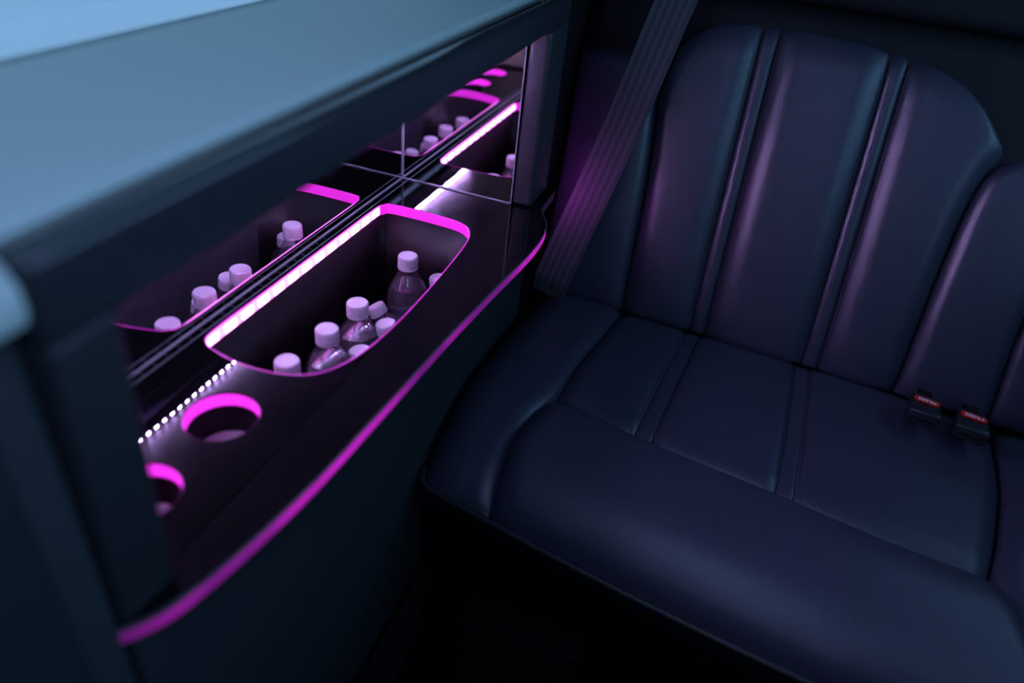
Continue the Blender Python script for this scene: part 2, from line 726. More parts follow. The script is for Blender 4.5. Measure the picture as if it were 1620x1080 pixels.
prof2 = [(-0.205, 0.262), (-0.211, 0.267), (-0.2135, 0.276), (-0.212, 0.288), (-0.205, 0.299), (-0.192, 0.307), (-0.17, 0.312), (-0.10, 0.318), (-0.012, 0.325), (-0.012, 0.262)]
ledge = link('trim_1', extrude_x(prof, [-0.838, -0.4, 0.62]), LEDGE)
sharp(ledge, 30)
tag(ledge, 'pale padded ledge running above the drinks niche under the window', 'ledge', kind='structure')
ledge2 = link('trim_2', extrude_x(prof2, [-1.9, -1.4, -0.840]), LEDGE)
sharp(ledge2, 30)
tag(ledge2, 'pale padded ledge in front of the drinks niche, at the left', 'ledge', kind='structure')
# dark side panel in front of the niche and the blue grey one beyond
sp_ = link('wall_side', box(-0.8715, -0.840, -0.199, 0.03, FLOOR_Z, 0.2615, bev=0.003), SHELL)
tag(sp_, 'dark upright panel beside the drinks niche frame', 'wall', kind='structure')
sp2 = link('wall_panel', box(-1.9, -0.873, -0.206, 0.03, FLOOR_Z, 0.2615, bev=0.005), CARPET)
tag(sp2, 'blue grey lower side panel at the left edge', 'wall', kind='structure')
# trim panel between the niche and the backrest
sp3 = link('wall_quarter', box(0.0905, 0.62, -0.195, 0.03, FLOOR_Z, 0.291, bev=0.006), LEATHER_D)
tag(sp3, 'black quarter trim between the niche and the bench backrest', 'wall', kind='structure')
sp4 = link('wall_pillar', hexa([(0.20, -0.235, 0.325), (0.60, -0.235, 0.325), (0.60, -0.031, 0.325), (0.20, -0.031, 0.325)],
                               [(0.28, -0.16, 0.85), (0.60, -0.16, 0.85), (0.60, -0.031, 0.85), (0.28, -0.031, 0.85)], bev=0.01), LEATHER_D)
tag(sp4, 'black padded pillar rising beside the shoulder belt', 'pillar', kind='structure')

# unseen glowing ceiling panels, added to brighten the seat and ledge
FILL_GLOW = emission('added_fill_glow', (0.36, 0.50, 1.0), 3.1)
for x, y, lb in ((-1.0, -0.58, 'added bluish fill light panel on the ceiling over the middle of the cabin'), (-1.9, -0.66, 'added bluish fill light panel on the ceiling at the front of the cabin')):
    lp = thing('added_fill_light', (x, y, 0.86), lb, 'fill light')
    link('fill_frame', box(x - 0.42, x + 0.42, y - 0.17, y + 0.17, 0.845, 0.86, bev=0.004), BLACK, lp)
    link('fill_panel', box(x - 0.40, x + 0.40, y - 0.15, y + 0.15, 0.838, 0.8448, bev=0.002), FILL_GLOW, lp)

# ================================================================== drinks niche cabinet
cab = thing('bar_cabinet', (-0.4, -0.1, FLOOR_Z), 'black built-in drinks niche with mirrored back and plastic frame', 'cabinet')
# frame (vertical plane close to Y=-0.21, slightly turned in at the rear)
link('frame_rail', hexa([(-0.838, -0.216, 0.246), (0.090, -0.232, 0.272), (0.090, -0.196, 0.272), (-0.838, -0.184, 0.246)],
                        [(-0.838, -0.218, 0.302), (0.090, -0.231, 0.308), (0.090, -0.211, 0.308), (-0.838, -0.200, 0.302)], bev=0.0065, seg=4), RAIL, cab)
link('rail_groove', hexa([(-0.838, -0.203, 0.286), (0.090, -0.213, 0.286), (0.090, -0.186, 0.286), (-0.838, -0.186, 0.286)],
                         [(-0.838, -0.203, 0.291), (0.090, -0.213, 0.291), (0.090, -0.186, 0.291), (-0.838, -0.186, 0.291)]), BLACK, cab, smooth=False)
link('frame_post', hexa([(-0.838, -0.203, 0.0005), (-0.790, -0.207, 0.0005), (-0.790, -0.178, 0.0005), (-0.838, -0.178, 0.0005)],
                        [(-0.838, -0.216, 0.249), (-0.790, -0.217, 0.2505), (-0.790, -0.184, 0.2505), (-0.838, -0.184, 0.249)], bev=0.006, seg=3), PLASTIC, cab)
link('frame_post', hexa([(0.0, -0.2295, 0.0005), (0.088, -0.2295, 0.0005), (0.088, -0.196, 0.0005), (0.0, -0.196, 0.0005)],
                        [(0.0, -0.231, 0.270), (0.088, -0.232, 0.274), (0.088, -0.198, 0.274), (0.0, -0.198, 0.270)], bev=0.007, seg=4), PLASTIC, cab)
link('back_mirror', box(-0.80, -0.0015, 0.0, 0.006, 0.0006, 0.285), MIRROR, cab, smooth=False)
link('end_mirror', box(0.0, 0.006, -0.1945, 0.006, 0.0006, 0.285), MIRROR, cab, smooth=False)
link('niche_ceiling', box(-0.838, 0.06, -0.186, 0.01, 0.2865, 0.2915), BLACK, cab, smooth=False)
link('niche_end_panel', box(-0.838, -0.801, -0.17, 0.03, 0.0006, 0.285, bev=0.008), OLIVE, cab)
# bright bevelled edges of the mirrors
link('mirror_edge', box(-0.80, -0.002, -0.0014, -0.0002, 0.0006, 0.0018), EDGE, cab, smooth=False)
link('mirror_edge', box(-0.0015, -0.0003, -0.1945, -0.001, 0.0006, 0.0019), EDGE, cab, smooth=False)
link('mirror_edge', box(-0.0018, -0.0004, -0.0016, -0.0004, 0.002, 0.284), EDGE, cab, smooth=False)
link('mirror_edge', box(-0.0018, -0.0002, -0.1965, -0.1948, 0.002, 0.268), EDGE, cab, smooth=False)
# carpeted front below the counter and its toe kick
link('front_panel', box(-0.838, 0.086, -0.206, -0.186, -0.52, -0.0165, bev=0.003), CARPET, cab)
link('toe_kick', box(-0.838, 0.086, -0.17, -0.15, FLOOR_Z, -0.521), BLACK, cab, smooth=False)
link('cabinet_back', box(-0.838, 0.086, 0.007, 0.03, FLOOR_Z, 0.285), BLACK, cab, smooth=False)

# ================================================================== countertop
HOLE = [(-0.505, -0.0155), (-0.40, -0.0155), (-0.25, -0.0155), (-0.135, -0.0158), (-0.108, -0.021), (-0.0985, -0.038), (-0.0985, -0.12), (-0.106, -0.157),
        (-0.128, -0.177), (-0.17, -0.187), (-0.28, -0.193), (-0.40, -0.1935), (-0.48, -0.184), (-0.523, -0.163),
        (-0.542, -0.128), (-0.546, -0.085), (-0.540, -0.048), (-0.530, -0.024)]
hole = [Vector(p) for p in cr(HOLE, 6, True)]
CUPS = [(-0.622, -0.117), (-0.733, -0.117)]
CUP_R = 0.0365


def circle(c, r, n=48):
    return [Vector((c[0] + r * math.cos(2 * math.pi * k / n), c[1] + r * math.sin(2 * math.pi * k / n))) for k in range(n)]


FRONT = [(-0.850, -0.188), (-0.834, -0.203), (-0.803, -0.219), (-0.734, -0.233), (-0.655, -0.2425), (-0.545, -0.249), (-0.401, -0.256), (-0.263, -0.266),
         (-0.150, -0.2755), (-0.085, -0.276), (-0.040, -0.269), (-0.014, -0.256), (0.010, -0.246), (0.05, -0.243), (0.0895, -0.243)]
front = [Vector(p) for p in cr(FRONT, 6)]
outline = front + [Vector((0.0895, -0.197)), Vector((0.084, -0.196)), Vector((0.084, -0.001)), Vector((-0.842, -0.001)), Vector((-0.846, -0.18))]
ctr = thing('countertop', (-0.4, -0.12, 0), 'glossy black acrylic bar top with a magenta glowing edge', 'countertop')
TH = 0.016
sl = link('top_slab', slab(outline, [hole] + [circle(c, CUP_R) for c in CUPS], -TH, 0.0, bev=0.0008), ACRYLIC, ctr, smooth=False)
lit = [p for p in front if p.x < 0.004]
ed = link('edge_light', band(lit, -0.0035, -TH + 0.0005, 0.0003, 0.0016, False), MAGENTA, ctr, smooth=False)
tag(ed, 'magenta glowing strip along the curved front edge')
tl = link('end_light', box(0.0898, 0.0904, -0.2425, -0.1975, -TH + 0.001, -0.002), ENDGLOW, ctr, smooth=False)
tag(tl, 'bright magenta end of the edge strip by the backrest')
# clear lip above the glowing strip
LIP = mat('grey_lip', (0.10, 0.10, 0.12), 0.3)
link('edge_lip', band(front, -0.0008, -0.0034, 0.0003, 0.0018, False), LIP, ctr, smooth=False)
rm = link('rim_light', band(hole, -0.0006, -TH - 0.001, 0.0003, 0.0020, True), RIMGLOW, ctr, smooth=False)
tag(rm, 'magenta glowing rim inside the ice bin opening')
for c in CUPS:
    cc = circle(c, CUP_R)
    cup = link('cup_holder', lathe([(CUP_R - 0.0005, -0.0165), (CUP_R - 0.002, -0.06), (CUP_R - 0.004, -0.064), (0.001, -0.064), (0.001, -0.067), (CUP_R - 0.002, -0.067), (CUP_R + 0.001, -0.06), (CUP_R + 0.002, -0.0165), (CUP_R - 0.0005, -0.0165)], 48, cap_ends=False), BLACK, ctr)
    cup.data.transform(Matrix.Translation((c[0], c[1], 0)))
    sharp(cup)
    link('cup_mat', slab(circle(c, CUP_R - 0.005), [], -0.0500, -0.0480), CUPL, cup, smooth=False)
    rl = link('cup_rim_light', band(cc, -0.0022, -TH, -0.0014, -0.0003, True), CUPGLOW, cup, smooth=False)
# ladder pattern of thin grey bars along the mirror foot
lad = link('foot_bar', box(-0.80, -0.002, -0.0118, -0.0110, 0.0, 0.0006), EDGE, ctr, smooth=False)
for k in range(30):
    x = -0.79 + k * 0.0185
    link('foot_rung', box(x, x + 0.0006, -0.0108, -0.0018, 0.0, 0.0004), LIP, lad, smooth=False)

# ice bin liner under the opening
bin_o = thing('ice_bin', (-0.32, -0.1, -0.25), 'black plastic ice bin let into the bar top, holding bottles', 'bin')
BIN_Z = -0.246
link('bin_wall', band(hole, -TH - 0.0015, BIN_Z, -0.004, -0.0008, True), BIN, bin_o)
link('bin_floor', slab(hole, [], BIN_Z - 0.004, BIN_Z), BIN, bin_o, smooth=False)

# LED tape along the back of the opening
led = thing('led_strip', (-0.32, -0.018, -0.01), 'bright pinkish white light strip along the back of the ice bin opening', 'light strip')
link('tape', box(-0.520, -0.112, -0.0192, -0.0180, -0.0155, -0.0012), LEDTAPE, led, smooth=False)
bead_me = None
for k in range(13):
    x = -0.513 + k * 0.0320
    if bead_me is None:
        bead_me = box(-0.0105, 0.0105, -0.0014, 0.0, -0.0052, 0.0052, bev=0.0012)
    o = bpy.data.objects.new('led', bead_me)
    if k == 0:
        bead_me.materials.append(LEDBEAD)
    o.parent = led
    o.location = Vector((x, -0.0193, -0.0088)) - led.location
    COL.objects.link(o)

# LED strip behind the top rail of the frame, shining on the mirror
top = thing('led_strip', (-0.4, -0.18, 0.275), 'row of white lavender lights hidden behind the top rail of the niche', 'light strip')
link('tape', hexa([(-0.78, -0.1815, 0.270), (-0.01, -0.1900, 0.276), (-0.01, -0.1886, 0.276), (-0.78, -0.1801, 0.270)],
                  [(-0.78, -0.1805, 0.283), (-0.01, -0.1893, 0.286), (-0.01, -0.1879, 0.286), (-0.78, -0.1791, 0.283)]), TOPTAPE, top, smooth=False)
link('added_baffle', hexa([(-0.78, -0.1900, 0.2680), (-0.01, -0.1955, 0.2725), (-0.01, -0.1805, 0.2725), (-0.78, -0.1720, 0.2680)],
                         [(-0.78, -0.1900, 0.2695), (-0.01, -0.1955, 0.2740), (-0.01, -0.1805, 0.2740), (-0.78, -0.1720, 0.2695)]), BLACK, top, smooth=False)  # added unseen baffle, keeps the strip's steep light off the bottle caps
b2 = box(-0.0036, 0.0036, 0.0, 0.0006, -0.0048, 0.0048, bev=0.0002)
b2.materials.append(TOPLED)
for k in range(46):
    t = (k + 0.5) / 46
    o = bpy.data.objects.new('led', b2)
    o.parent = top
    o.location = Vector((-0.78 + 0.77 * t, -0.1796 - 0.0086 * t, 0.2765 + 0.0045 * t)) - top.location
    COL.objects.link(o)


# ================================================================== water bottles
def facet(a, z):
    if z < 0.102 or z > 0.17:
        return 1.0
    w = math.sin((z - 0.102) / 0.068 * math.pi)
    return 1 + 0.075 * w * (abs(math.cos(3 * a + 50 * z)) - 0.65) - 0.02 * w + 0.02 * w * abs(math.cos(4 * a - 70 * z))


def ribs(a, z):
    if z < 0.05:
        return 1 + 0.012 * math.sin(z * 500)
    return facet(a, z)


body_prof = [(0.010, 0.004), (0.027, 0.0), (0.0305, 0.004), (0.0315, 0.012)]
body_prof += [(0.0315, 0.012 + 0.004 * k) for k in range(1, 10)]
body_prof += [(0.0312, 0.055), (0.0312, 0.100), (0.0314, 0.104), (0.0316, 0.108), (0.0320, 0.112), (0.0322, 0.116), (0.0323, 0.120), (0.0322, 0.124), (0.0320, 0.128), (0.0318, 0.131), (0.0313, 0.135), (0.0308, 0.138), (0.0290, 0.145), (0.0264, 0.152),
              (0.0232, 0.158), (0.0196, 0.164), (0.0164, 0.169), (0.0142, 0.173), (0.0130, 0.177), (0.0127, 0.181), (0.0127, 0.192)]
inner = [(max(r - 0.0007, 0.0005), z + (0.0008 if k == 1 else 0)) for k, (r, z) in enumerate(body_prof)]
BODY_ME = lathe([(0.0005, 0.0045)] + body_prof + inner[::-1] + [(0.0005, 0.0052)], 60, ribs, cap_ends=False)
fill = [(max(r - 0.0013, 0.0005), z) for r, z in body_prof if 0.003 < z <= 0.152]
WATER_ME = lathe([(0.0005, 0.0060)] + fill[1:] + [(0.0005, 0.1522)], 60, ribs, cap_ends=False)
LABEL_ME = lathe([(0.0316, 0.054), (0.0320, 0.054), (0.0320, 0.102), (0.0316, 0.102), (0.0316, 0.054)], 48, cap_ends=False)
CAP_ME = lathe([(0.0128, 0.1845), (0.0149, 0.1845), (0.0150, 0.186), (0.0150, 0.1965), (0.0147, 0.1985), (0.0138, 0.1998), (0.0125, 0.2000), (0.0119, 0.1994), (0.0005, 0.1994)], 96,
               lambda a, z: 1 + (0.012 * math.cos(48 * a) if 0.1855 < z < 0.198 else 0))
RING_ME = lathe([(0.0128, 0.1800), (0.0152, 0.1800), (0.0154, 0.1812), (0.0152, 0.1838), (0.0128, 0.1838)], 48, cap_ends=False)
for me, mm in ((BODY_ME, BOTTLE), (WATER_ME, WATER), (LABEL_ME, LABEL), (CAP_ME, CAP), (RING_ME, CAP)):
    me.materials.append(mm)
    for p in me.polygons:
        p.use_smooth = True
    me.set_sharp_from_angle(angle=math.radians(40))


def bottle(loc, label, sz=1.0, rot=(0, 0, 0)):
    b = thing('water_bottle', loc, label, 'bottle', 'water bottles in the ice bin')
    b.rotation_euler = rot
    b.scale = (1, 1, sz)
    for nm, me in (('bottle_body', BODY_ME), ('water', WATER_ME), ('label', LABEL_ME), ('cap', CAP_ME), ('neck_ring', RING_ME)):
        o = bpy.data.objects.new(nm, me)
        o.parent = b
        COL.objects.link(o)
    return b


def stand(x, y, capz, label, spin=0.0):
    bottle((x, y, BIN_Z), label, (capz - BIN_Z) / 0.2, (0, 0, spin))


stand(-0.179, -0.0998, -0.036, 'clear water bottle with white cap standing alone, nearest the end mirror', 0.3)
stand(-0.318, -0.0933, -0.044, 'clear water bottle with white cap, third from the cup holders in the back row', 1.1)
stand(-0.394, -0.0927, -0.041, 'clear water bottle with white cap, second from the cup holders in the back row', 2.0)
stand(-0.471, -0.0854, -0.043, 'clear water bottle at the cup holder end of the bin, mostly its white cap showing', 0.7)


def leaning(base, cap, label, sz, wid=1.0, spin=0.0):
    d = Vector(cap) - Vector(base)
    q = Vector((0, 0, 1)).rotation_difference(d.normalized())
    b = bottle(base, label, sz, (q @ Quaternion((0, 0, 1), spin)).to_euler())
    b.scale = (wid, wid, sz)


leaning((-0.141, -0.150, -0.239), (-0.147, -0.1365, -0.080), 'water bottle half hidden by the front rim, beside the lone upright bottle', 0.80, 0.94, 1.7)
leaning((-0.299, -0.158, -0.239), (-0.3035, -0.1275, -0.075), 'water bottle half hidden by the front rim, its cap next to the tipped bottle', 0.834, 0.95, 2.4)
leaning((-0.370, -0.157, -0.239), (-0.3680, -0.1225, -0.080), 'water bottle half hidden by the front rim, its cap lowest of the three along it', 0.81, 0.95, 0.1)
leaning((-0.234, -0.160, -0.228), (-0.237, -0.074, -0.100), 'water bottle leaning slantwise between the upright bottles, blue label showing', 0.77, 0.95, 0.4)

# ================================================================== rear bench
bench = thing('bench_seat', (0.0, -0.66, FLOOR_Z), 'black leather rear bench with channelled backrest and stitched cushion', 'bench')
LEAN = math.tan(math.radians(18))
NB = Vector((-1, 0.07, LEAN)).normalized()
C0 = 0.157 - 0.07 * -0.39 - LEAN * -0.22


def back(p, h):
    """p = (y, z) on the backrest plane, h towards the cabin"""
    return Vector((C0 + 0.07 * p[0] + LEAN * p[1], p[0], p[1])) + NB * h


GW = 0.0135


def g1(z):
    return -0.536 + (z + 0.2) * (0.017 / 0.476)


def g2(z):
    return -0.742 + (z + 0.2) * (0.019 / 0.476)


ZB = -0.235
topc = [Vector(p) for p in cr([(-0.366, 0.196), (-0.383, 0.234), (-0.415, 0.260), (-0.455, 0.272), (-0.522, 0.278), (-0.62, 0.278), (-0.736, 0.268), (-0.800, 0.254), (-0.845, 0.232), (-0.888, 0.196)], 10)]


def top_at(y):
    for a, b in zip(topc, topc[1:]):
        if b.x <= y <= a.x:
            return a.y + (b.y - a.y) * (y - a.x) / (b.x - a.x)
    return 0.2


def topseg(y0, y1):
    pts = [Vector((y0, top_at(y0)))] + [p for p in topc if y1 < p.x < y0] + [Vector((y1, top_at(y1)))]
    return pts


def gl(g, off, n=12):
    zt = top_at(g(0.27) + off)
    return [Vector((g(ZB + (zt - ZB) * k / n) + off, ZB + (zt - ZB) * k / n)) for k in range(n + 1)]


leftc = cr([(-0.390, ZB), (-0.385, -0.12), (-0.380, -0.03), (-0.371, 0.06), (-0.362, 0.12), (-0.360, 0.155), (-0.366, 0.196)], 8)
rightc = cr([(-0.885, ZB), (-0.885, -0.11), (-0.886, 0.0), (-0.889, 0.07), (-0.897, 0.12), (-0.911, 0.158), (-0.903, 0.178), (-0.888, 0.196)], 8)
RG = (0.046, 0.020)
RS = (0.040, 0.018)
RT = (0.05, 0.012)
a1, b1 = gl(g1, GW), gl(g1, -GW)
a2, b2_ = gl(g2, GW), gl(g2, -GW)
patch('backrest_panel', [leftc[0], a1[0]], topseg(-0.366, a1[-1].x), leftc, a1, back, (RS, RG, (0.05, 0.008), RT), bench, LEATHER, 40, 60, crown=0.006)
patch('backrest_panel', [b1[0], a2[0]], topseg(b1[-1].x, a2[-1].x), b1, a2, back, (RG, RG, (0.05, 0.008), RT), bench, LEATHER, 40, 60, crown=0.006)
patch('backrest_panel', [b2_[0], rightc[0]], topseg(b2_[-1].x, -0.888), b2_, rightc, back, (RG, RS, (0.05, 0.008), RT), bench, LEATHER, 40, 60, crown=0.006)


def back_low(p, h):
    return back(p, h - 0.012)


for ga, gb in ((a1, b1), (a2, b2_)):
    patch('backrest_channel', [ga[0], gb[0]], topseg(ga[-1].x, gb[-1].x), ga, gb, back_low, ((0.012, 0.006), (0.012, 0.006), (0.05, 0.006), (0.03, 0.010)), bench, LEATHER, 14, 50, crown=0.001)


def stitches(path, surf, h, parent, step=0.0055, ln=0.0036, r=0.0006):
    """row of thread stitches along a seam, one joined part"""
    path = [Vector(p) for p in path]
    L = sum((b - a).length for a, b in zip(path, path[1:]))
    n = int(L / step)
    pts = resample(path, 2 * n + 1)
    bm = bmesh.new()
    for k in range(n):
        p = pts[2 * k]
        q = p + (pts[2 * k + 1] - p) * (ln / step * 2)
        A, B = surf(p, h), surf(q, h)
        d = (B - A).normalized()
        s = d.cross(NB if abs(d.dot(NB)) < 0.9 else Vector((0, 1, 0))).normalized()
        t = s.cross(d)
        ring = []
        for P in (A, B):
            ring.append([bm.verts.new(P + r * (c * s + e * t)) for c, e in ((1, 0), (0, 1), (-1, 0), (0, -1))])
        for i in range(4):
            bm.faces.new((ring[0][i], ring[0][(i + 1) % 4], ring[1][(i + 1) % 4], ring[1][i]))
        bm.faces.new(ring[0])
        bm.faces.new(ring[1])
    o = link('stitching', from_bm(bm), WEB, parent, smooth=False)
    o['kind'] = 'stuff'
    return o


for g, s in ((a1, 1), (b1, -1), (a2, 1), (b2_, -1)):
    stitches([p + Vector((0.0055 * s, 0)) for p in g[1:]], back, -0.0095, bench)

# wings beside the insert, upper pad and shell
lw_r = [Vector((p.x + 0.002, p.y)) for p in leftc if p.y <= 0.15]
lw_r.append(Vector((-0.357, 0.172)))
patch('backrest_wing', [Vector((-0.212, ZB)), lw_r[0]], cr([(-0.196, 0.192), (-0.25, 0.199), (-0.31, 0.196), (-0.357, 0.172)], 8), [Vector((-0.212, ZB)), Vector((-0.208, 0.0)), Vector((-0.196, 0.192))], lw_r,
      back, ((0.06, 0.03), (0.022, 0.014), (0.05, 0.008), (0.02, 0.012)), bench, LEATHER, 36, 50, crown=0.012)
rw_l = [Vector((p.x - 0.002, p.y)) for p in rightc if p.y <= 0.12]
rw_l.append(Vector((-0.914, 0.148)))
patch('backrest_wing', [rw_l[0], Vector((-1.035, ZB))], cr([(-0.914, 0.148), (-0.94, 0.157), (-0.99, 0.160), (-1.02, 0.158)], 6), rw_l, [Vector((-1.035, ZB)), Vector((-1.026, -0.12)), Vector((-1.02, 0.158))],
      back, ((0.030, 0.016), (0.02, 0.010), (0.05, 0.008), (0.02, 0.010)), bench, LEATHER, 30, 50, crown=0.008)
patch('backrest_wing', [Vector((-1.037, ZB)), Vector((-1.16, ZB))], [Vector((-1.022, 0.158)), Vector((-1.16, 0.158))], [Vector((-1.037, ZB)), Vector((-1.028, -0.12)), Vector((-1.022, 0.158))], [Vector((-1.16, ZB)), Vector((-1.16, 0.158))],
      back, ((0.02, 0.010), (0.05, 0.02), (0.05, 0.008), (0.02, 0.010)), bench, LEATHER, 20, 40, crown=0.008)
patch('backrest_top_pad', [Vector((-0.20, 0.10)), Vector((-1.16, 0.10))], [Vector((-0.20, 0.318)), Vector((-1.16, 0.318))], [Vector((-0.20, 0.10)), Vector((-0.20, 0.318))], [Vector((-1.16, 0.10)), Vector((-1.16, 0.318))],
      lambda p, h: back(p, h - 0.022), ((0.03, 0.01), (0.03, 0.01), (0.02, 0.005), (0.03, 0.012)), bench, LEATHER_D, 40, 30)
patch('headrest_panel', [Vector((-0.20, 0.322)), Vector((-1.16, 0.322))], [Vector((-0.20, 0.62)), Vector((-1.16, 0.62))], [Vector((-0.20, 0.322)), Vector((-0.20, 0.62))], [Vector((-1.16, 0.322)), Vector((-1.16, 0.62))],
      lambda p, h: back(p, h - 0.020), ((0.03, 0.01), (0.03, 0.01), (0.03, 0.012), (0.04, 0.02)), bench, LEATHER_D, 40, 30)
sh = [back((-0.20, -0.30), -0.05), back((-1.16, -0.30), -0.05), back((-1.16, -0.30), -0.10), back((-0.20, -0.30), -0.10)]
sh2 = [back((-0.20, 0.62), -0.05), back((-1.16, 0.62), -0.05), back((-1.16, 0.62), -0.10), back((-0.20, 0.62), -0.10)]
link('backrest_shell', hexa(sh, sh2, bev=0.006), LEATHER_D, bench)

# ---- cushion
XP = [(-0.20, -0.352), (-0.225, -0.368), (-0.32, -0.388), (-0.43, -0.410), (-0.543, -0.430), (-0.67, -0.449), (-0.797, -0.465), (-0.95, -0.476), (-1.16, -0.480)]
XS = [(-0.34, -0.170), (-0.357, -0.177), (-0.504, -0.209), (-0.60, -0.223), (-0.697, -0.237), (-0.836, -0.262), (-0.968, -0.275), (-1.05, -0.279)]
BP = [(0, -0.2330), (0.02, -0.2200), (0.07, -0.2090), (0.15, -0.2025), (0.3, -0.1985), (0.5, -0.2025), (0.68, -0.2135), (0.82, -0.2290), (0.92, -0.2480), (0.975, -0.266), (1.0, -0.285)]
bpc = cr([(a, b) for a, b in BP], 6)


def bolster():
    ny, ys = 90, None
    ys = [-0.333 - (1.0 - 0.333) * k / ny for k in range(ny + 1)]
    vs, fs = [], []
    nt_ = len(bpc)
    for iy, y0 in enumerate(ys):
        for q in bpc:
            t, z = q
            # the outer ends follow the side seams, which splay a little
            yl = -0.357 + 0.029 * min(1, t / 0.6) - 0.004 * max(0, t - 0.6)
            yr = -0.972 - 0.05 * t
            f = iy / ny
            y = yl + (yr - yl) * f
            xs, xp = lerp_tab(XS, y), lerp_tab(XP, y)
            W_ = yl - yr
            d = roll(f * W_, 0.035, 0.014) + roll((1 - f) * W_, 0.035, 0.012)
            vs.append((xs + (xp - xs) * t + d * 0.6 * t, y, z - d))
    for i in range(ny):
        for k in range(nt_ - 1):
            a = i * nt_ + k
            fs.append((a, a + 1, a + 1 + nt_, a + nt_))
    # underside
    base = len(vs)
    for iy in range(ny + 1):
        x, y, z = vs[iy * nt_]
        vs.append((x, y, -0.30))
        x, y, z = vs[iy * nt_ + nt_ - 1]
        vs.append((x, y, -0.30))
    for i in range(ny):
        a = base + 2 * i
        fs.append((a, a + 1, a + 3, a + 2))
        fs.append((i * nt_, (i + 1) * nt_, a + 2, a))
        fs.append((i * nt_ + nt_ - 1, (i + 1) * nt_ + nt_ - 1, a + 3, a + 1))
    fs.append(tuple(range(nt_)) + (base + 1, base))
    e = ny * nt_
    fs.append(tuple(e + k for k in range(nt_)) + (base + 2 * ny + 1, base + 2 * ny))
    bm = bmesh.new()
    bv = [bm.verts.new(v) for v in vs]
    for f in fs:
        bm.faces.new([bv[i] for i in f])
    return sharp(link('front_bolster', from_bm(bm), LEATHER, bench), 50)


bolster()


def seat_z(x):
    return -0.2185 - 0.02 * max(0, min(1, (x + 0.1) / 0.27))


def cush(p, h):
    return Vector((p[0], p[1], seat_z(p[0]) + h))


# centre panel pieces and the two stitched strips, boundaries given as (x, y)
fr = [(-0.170, -0.357), (-0.203, -0.488), (-0.236, -0.700), (-0.270, -0.970)]
frontline = cr([(-0.168, -0.357), (-0.188, -0.43), (-0.2055, -0.505), (-0.222, -0.60), (-0.235, -0.697), (-0.259, -0.836), (-0.272, -0.968)], 10)
backline = cr([(0.172, -0.394), (0.166, -0.53), (0.152, -0.73), (0.130, -0.90), (0.085, -1.035)], 10)


def split(line, y):
    out = []
    for a, b in zip(line, line[1:]):
        if (a.y - y) * (b.y - y) <= 0:
            t = (y - a.y) / (b.y - a.y) if b.y != a.y else 0
            return a.lerp(b, t)
    return line[-1]


def seg(line, y0, y1):
    return [split(line, y0)] + [p for p in line if y1 < p.y < y0] + [split(line, y1)]


SF = [(-0.489, -0.514), (-0.699, -0.722)]   # front y pairs
SB = [(-0.520, -0.546), (-0.722, -0.746)]   # rear y pairs
edges_f = [-0.357, SF[0][0], SF[0][1], SF[1][0], SF[1][1], -0.968]
edges_b = [-0.394, SB[0][0], SB[0][1], SB[1][0], SB[1][1], -1.035]
RC = (0.022, 0.007)
for k in range(5):
    f0, f1, k0, k1 = edges_f[k], edges_f[k + 1], edges_b[k], edges_b[k + 1]
    bl_ = seg(frontline, f0, f1)
    tl_ = seg(backline, k0, k1)
    le = [bl_[0], tl_[0]]
    re = [bl_[-1], tl_[-1]]
    if k == 0:
        le = cr([bl_[0], (-0.05, -0.366), (0.06, -0.381), tl_[0]], 8)
    if k == 4:
        re = cr([bl_[-1], (-0.18, -0.992), (-0.05, -1.020), tl_[-1]], 8)
    if k in (1, 3):
        patch('stitched_strip', bl_, tl_, le, re, lambda p, h: cush(p, h - 0.005), ((0.007, 0.002), (0.007, 0.002), (0.025, 0.010), (0.03, 0.01)), bench, LEATHER, 10, 40)
        for c, s in ((le, 1), (re, -1)):
            for off in (0.004,):
                stitches([Vector((p[0], p[1] + s * off)) for p in resample([Vector(q) for q in c], 12)[1:-1]], cush, -0.0022, bench)
    else:
        rl_ = ((0.03, 0.012) if k == 0 else RC, (0.03, 0.012) if k == 4 else RC, (0.035, 0.013), (0.04, 0.012))
        patch('cushion_panel', bl_, tl_, le, re, cush, rl_, bench, LEATHER, 40, 50, crown=0.004)


def front_drop(x, y):
    q = x - lerp_tab(XP, y)
    f = max(0.0, 1 - q / 0.20)
    f = min(f, 1)
    return 0.080 * (1 - math.sqrt(max(0.0, 1 - f * f)) * 0.6 - 0.4 * (1 - f ** 1.6))


def sidesurf(p, h):
    return Vector((p[0], p[1], max(-0.2905, -0.2080 - 0.024 * max(0, min(1, (p[0] + 0.15) / 0.32)) - front_drop(p[0], p[1]) + h)))


# left bolster: u from the outer side to the seam, v from the front to the rear
fb = cr([(-0.352, -0.213), (-0.374, -0.238), (-0.386, -0.28), (-0.391, -0.3315)], 8)
rb = [Vector((0.185, -0.228)), Vector((0.172, -0.392))]
lo = cr([(-0.352, -0.213), (-0.30, -0.2085), (-0.12, -0.2085), (0.05, -0.215), (0.185, -0.228)], 8)
ri = cr([(-0.391, -0.3315), (-0.31, -0.3285), (-0.24, -0.336), (-0.168, -0.3555), (-0.05, -0.3645), (0.06, -0.3795), (0.172, -0.392)], 8)
patch('side_bolster', fb, rb, lo, ri, sidesurf, ((0.075, 0.050), (0.028, 0.012), (0.012, 0.006), (0.04, 0.012)), bench, LEATHER, 40, 80, crown=0.004, skirt=0.03)
fb = cr([(-0.474, -1.022), (-0.478, -1.08), (-0.474, -1.155)], 8)
ri2 = cr([(-0.474, -1.155), (-0.20, -1.158), (0.10, -1.158)], 8)
le2 = cr([(-0.474, -1.022), (-0.36, -0.993), (-0.274, -0.973), (-0.18, -0.996), (-0.05, -1.024), (0.085, -1.040)], 8)
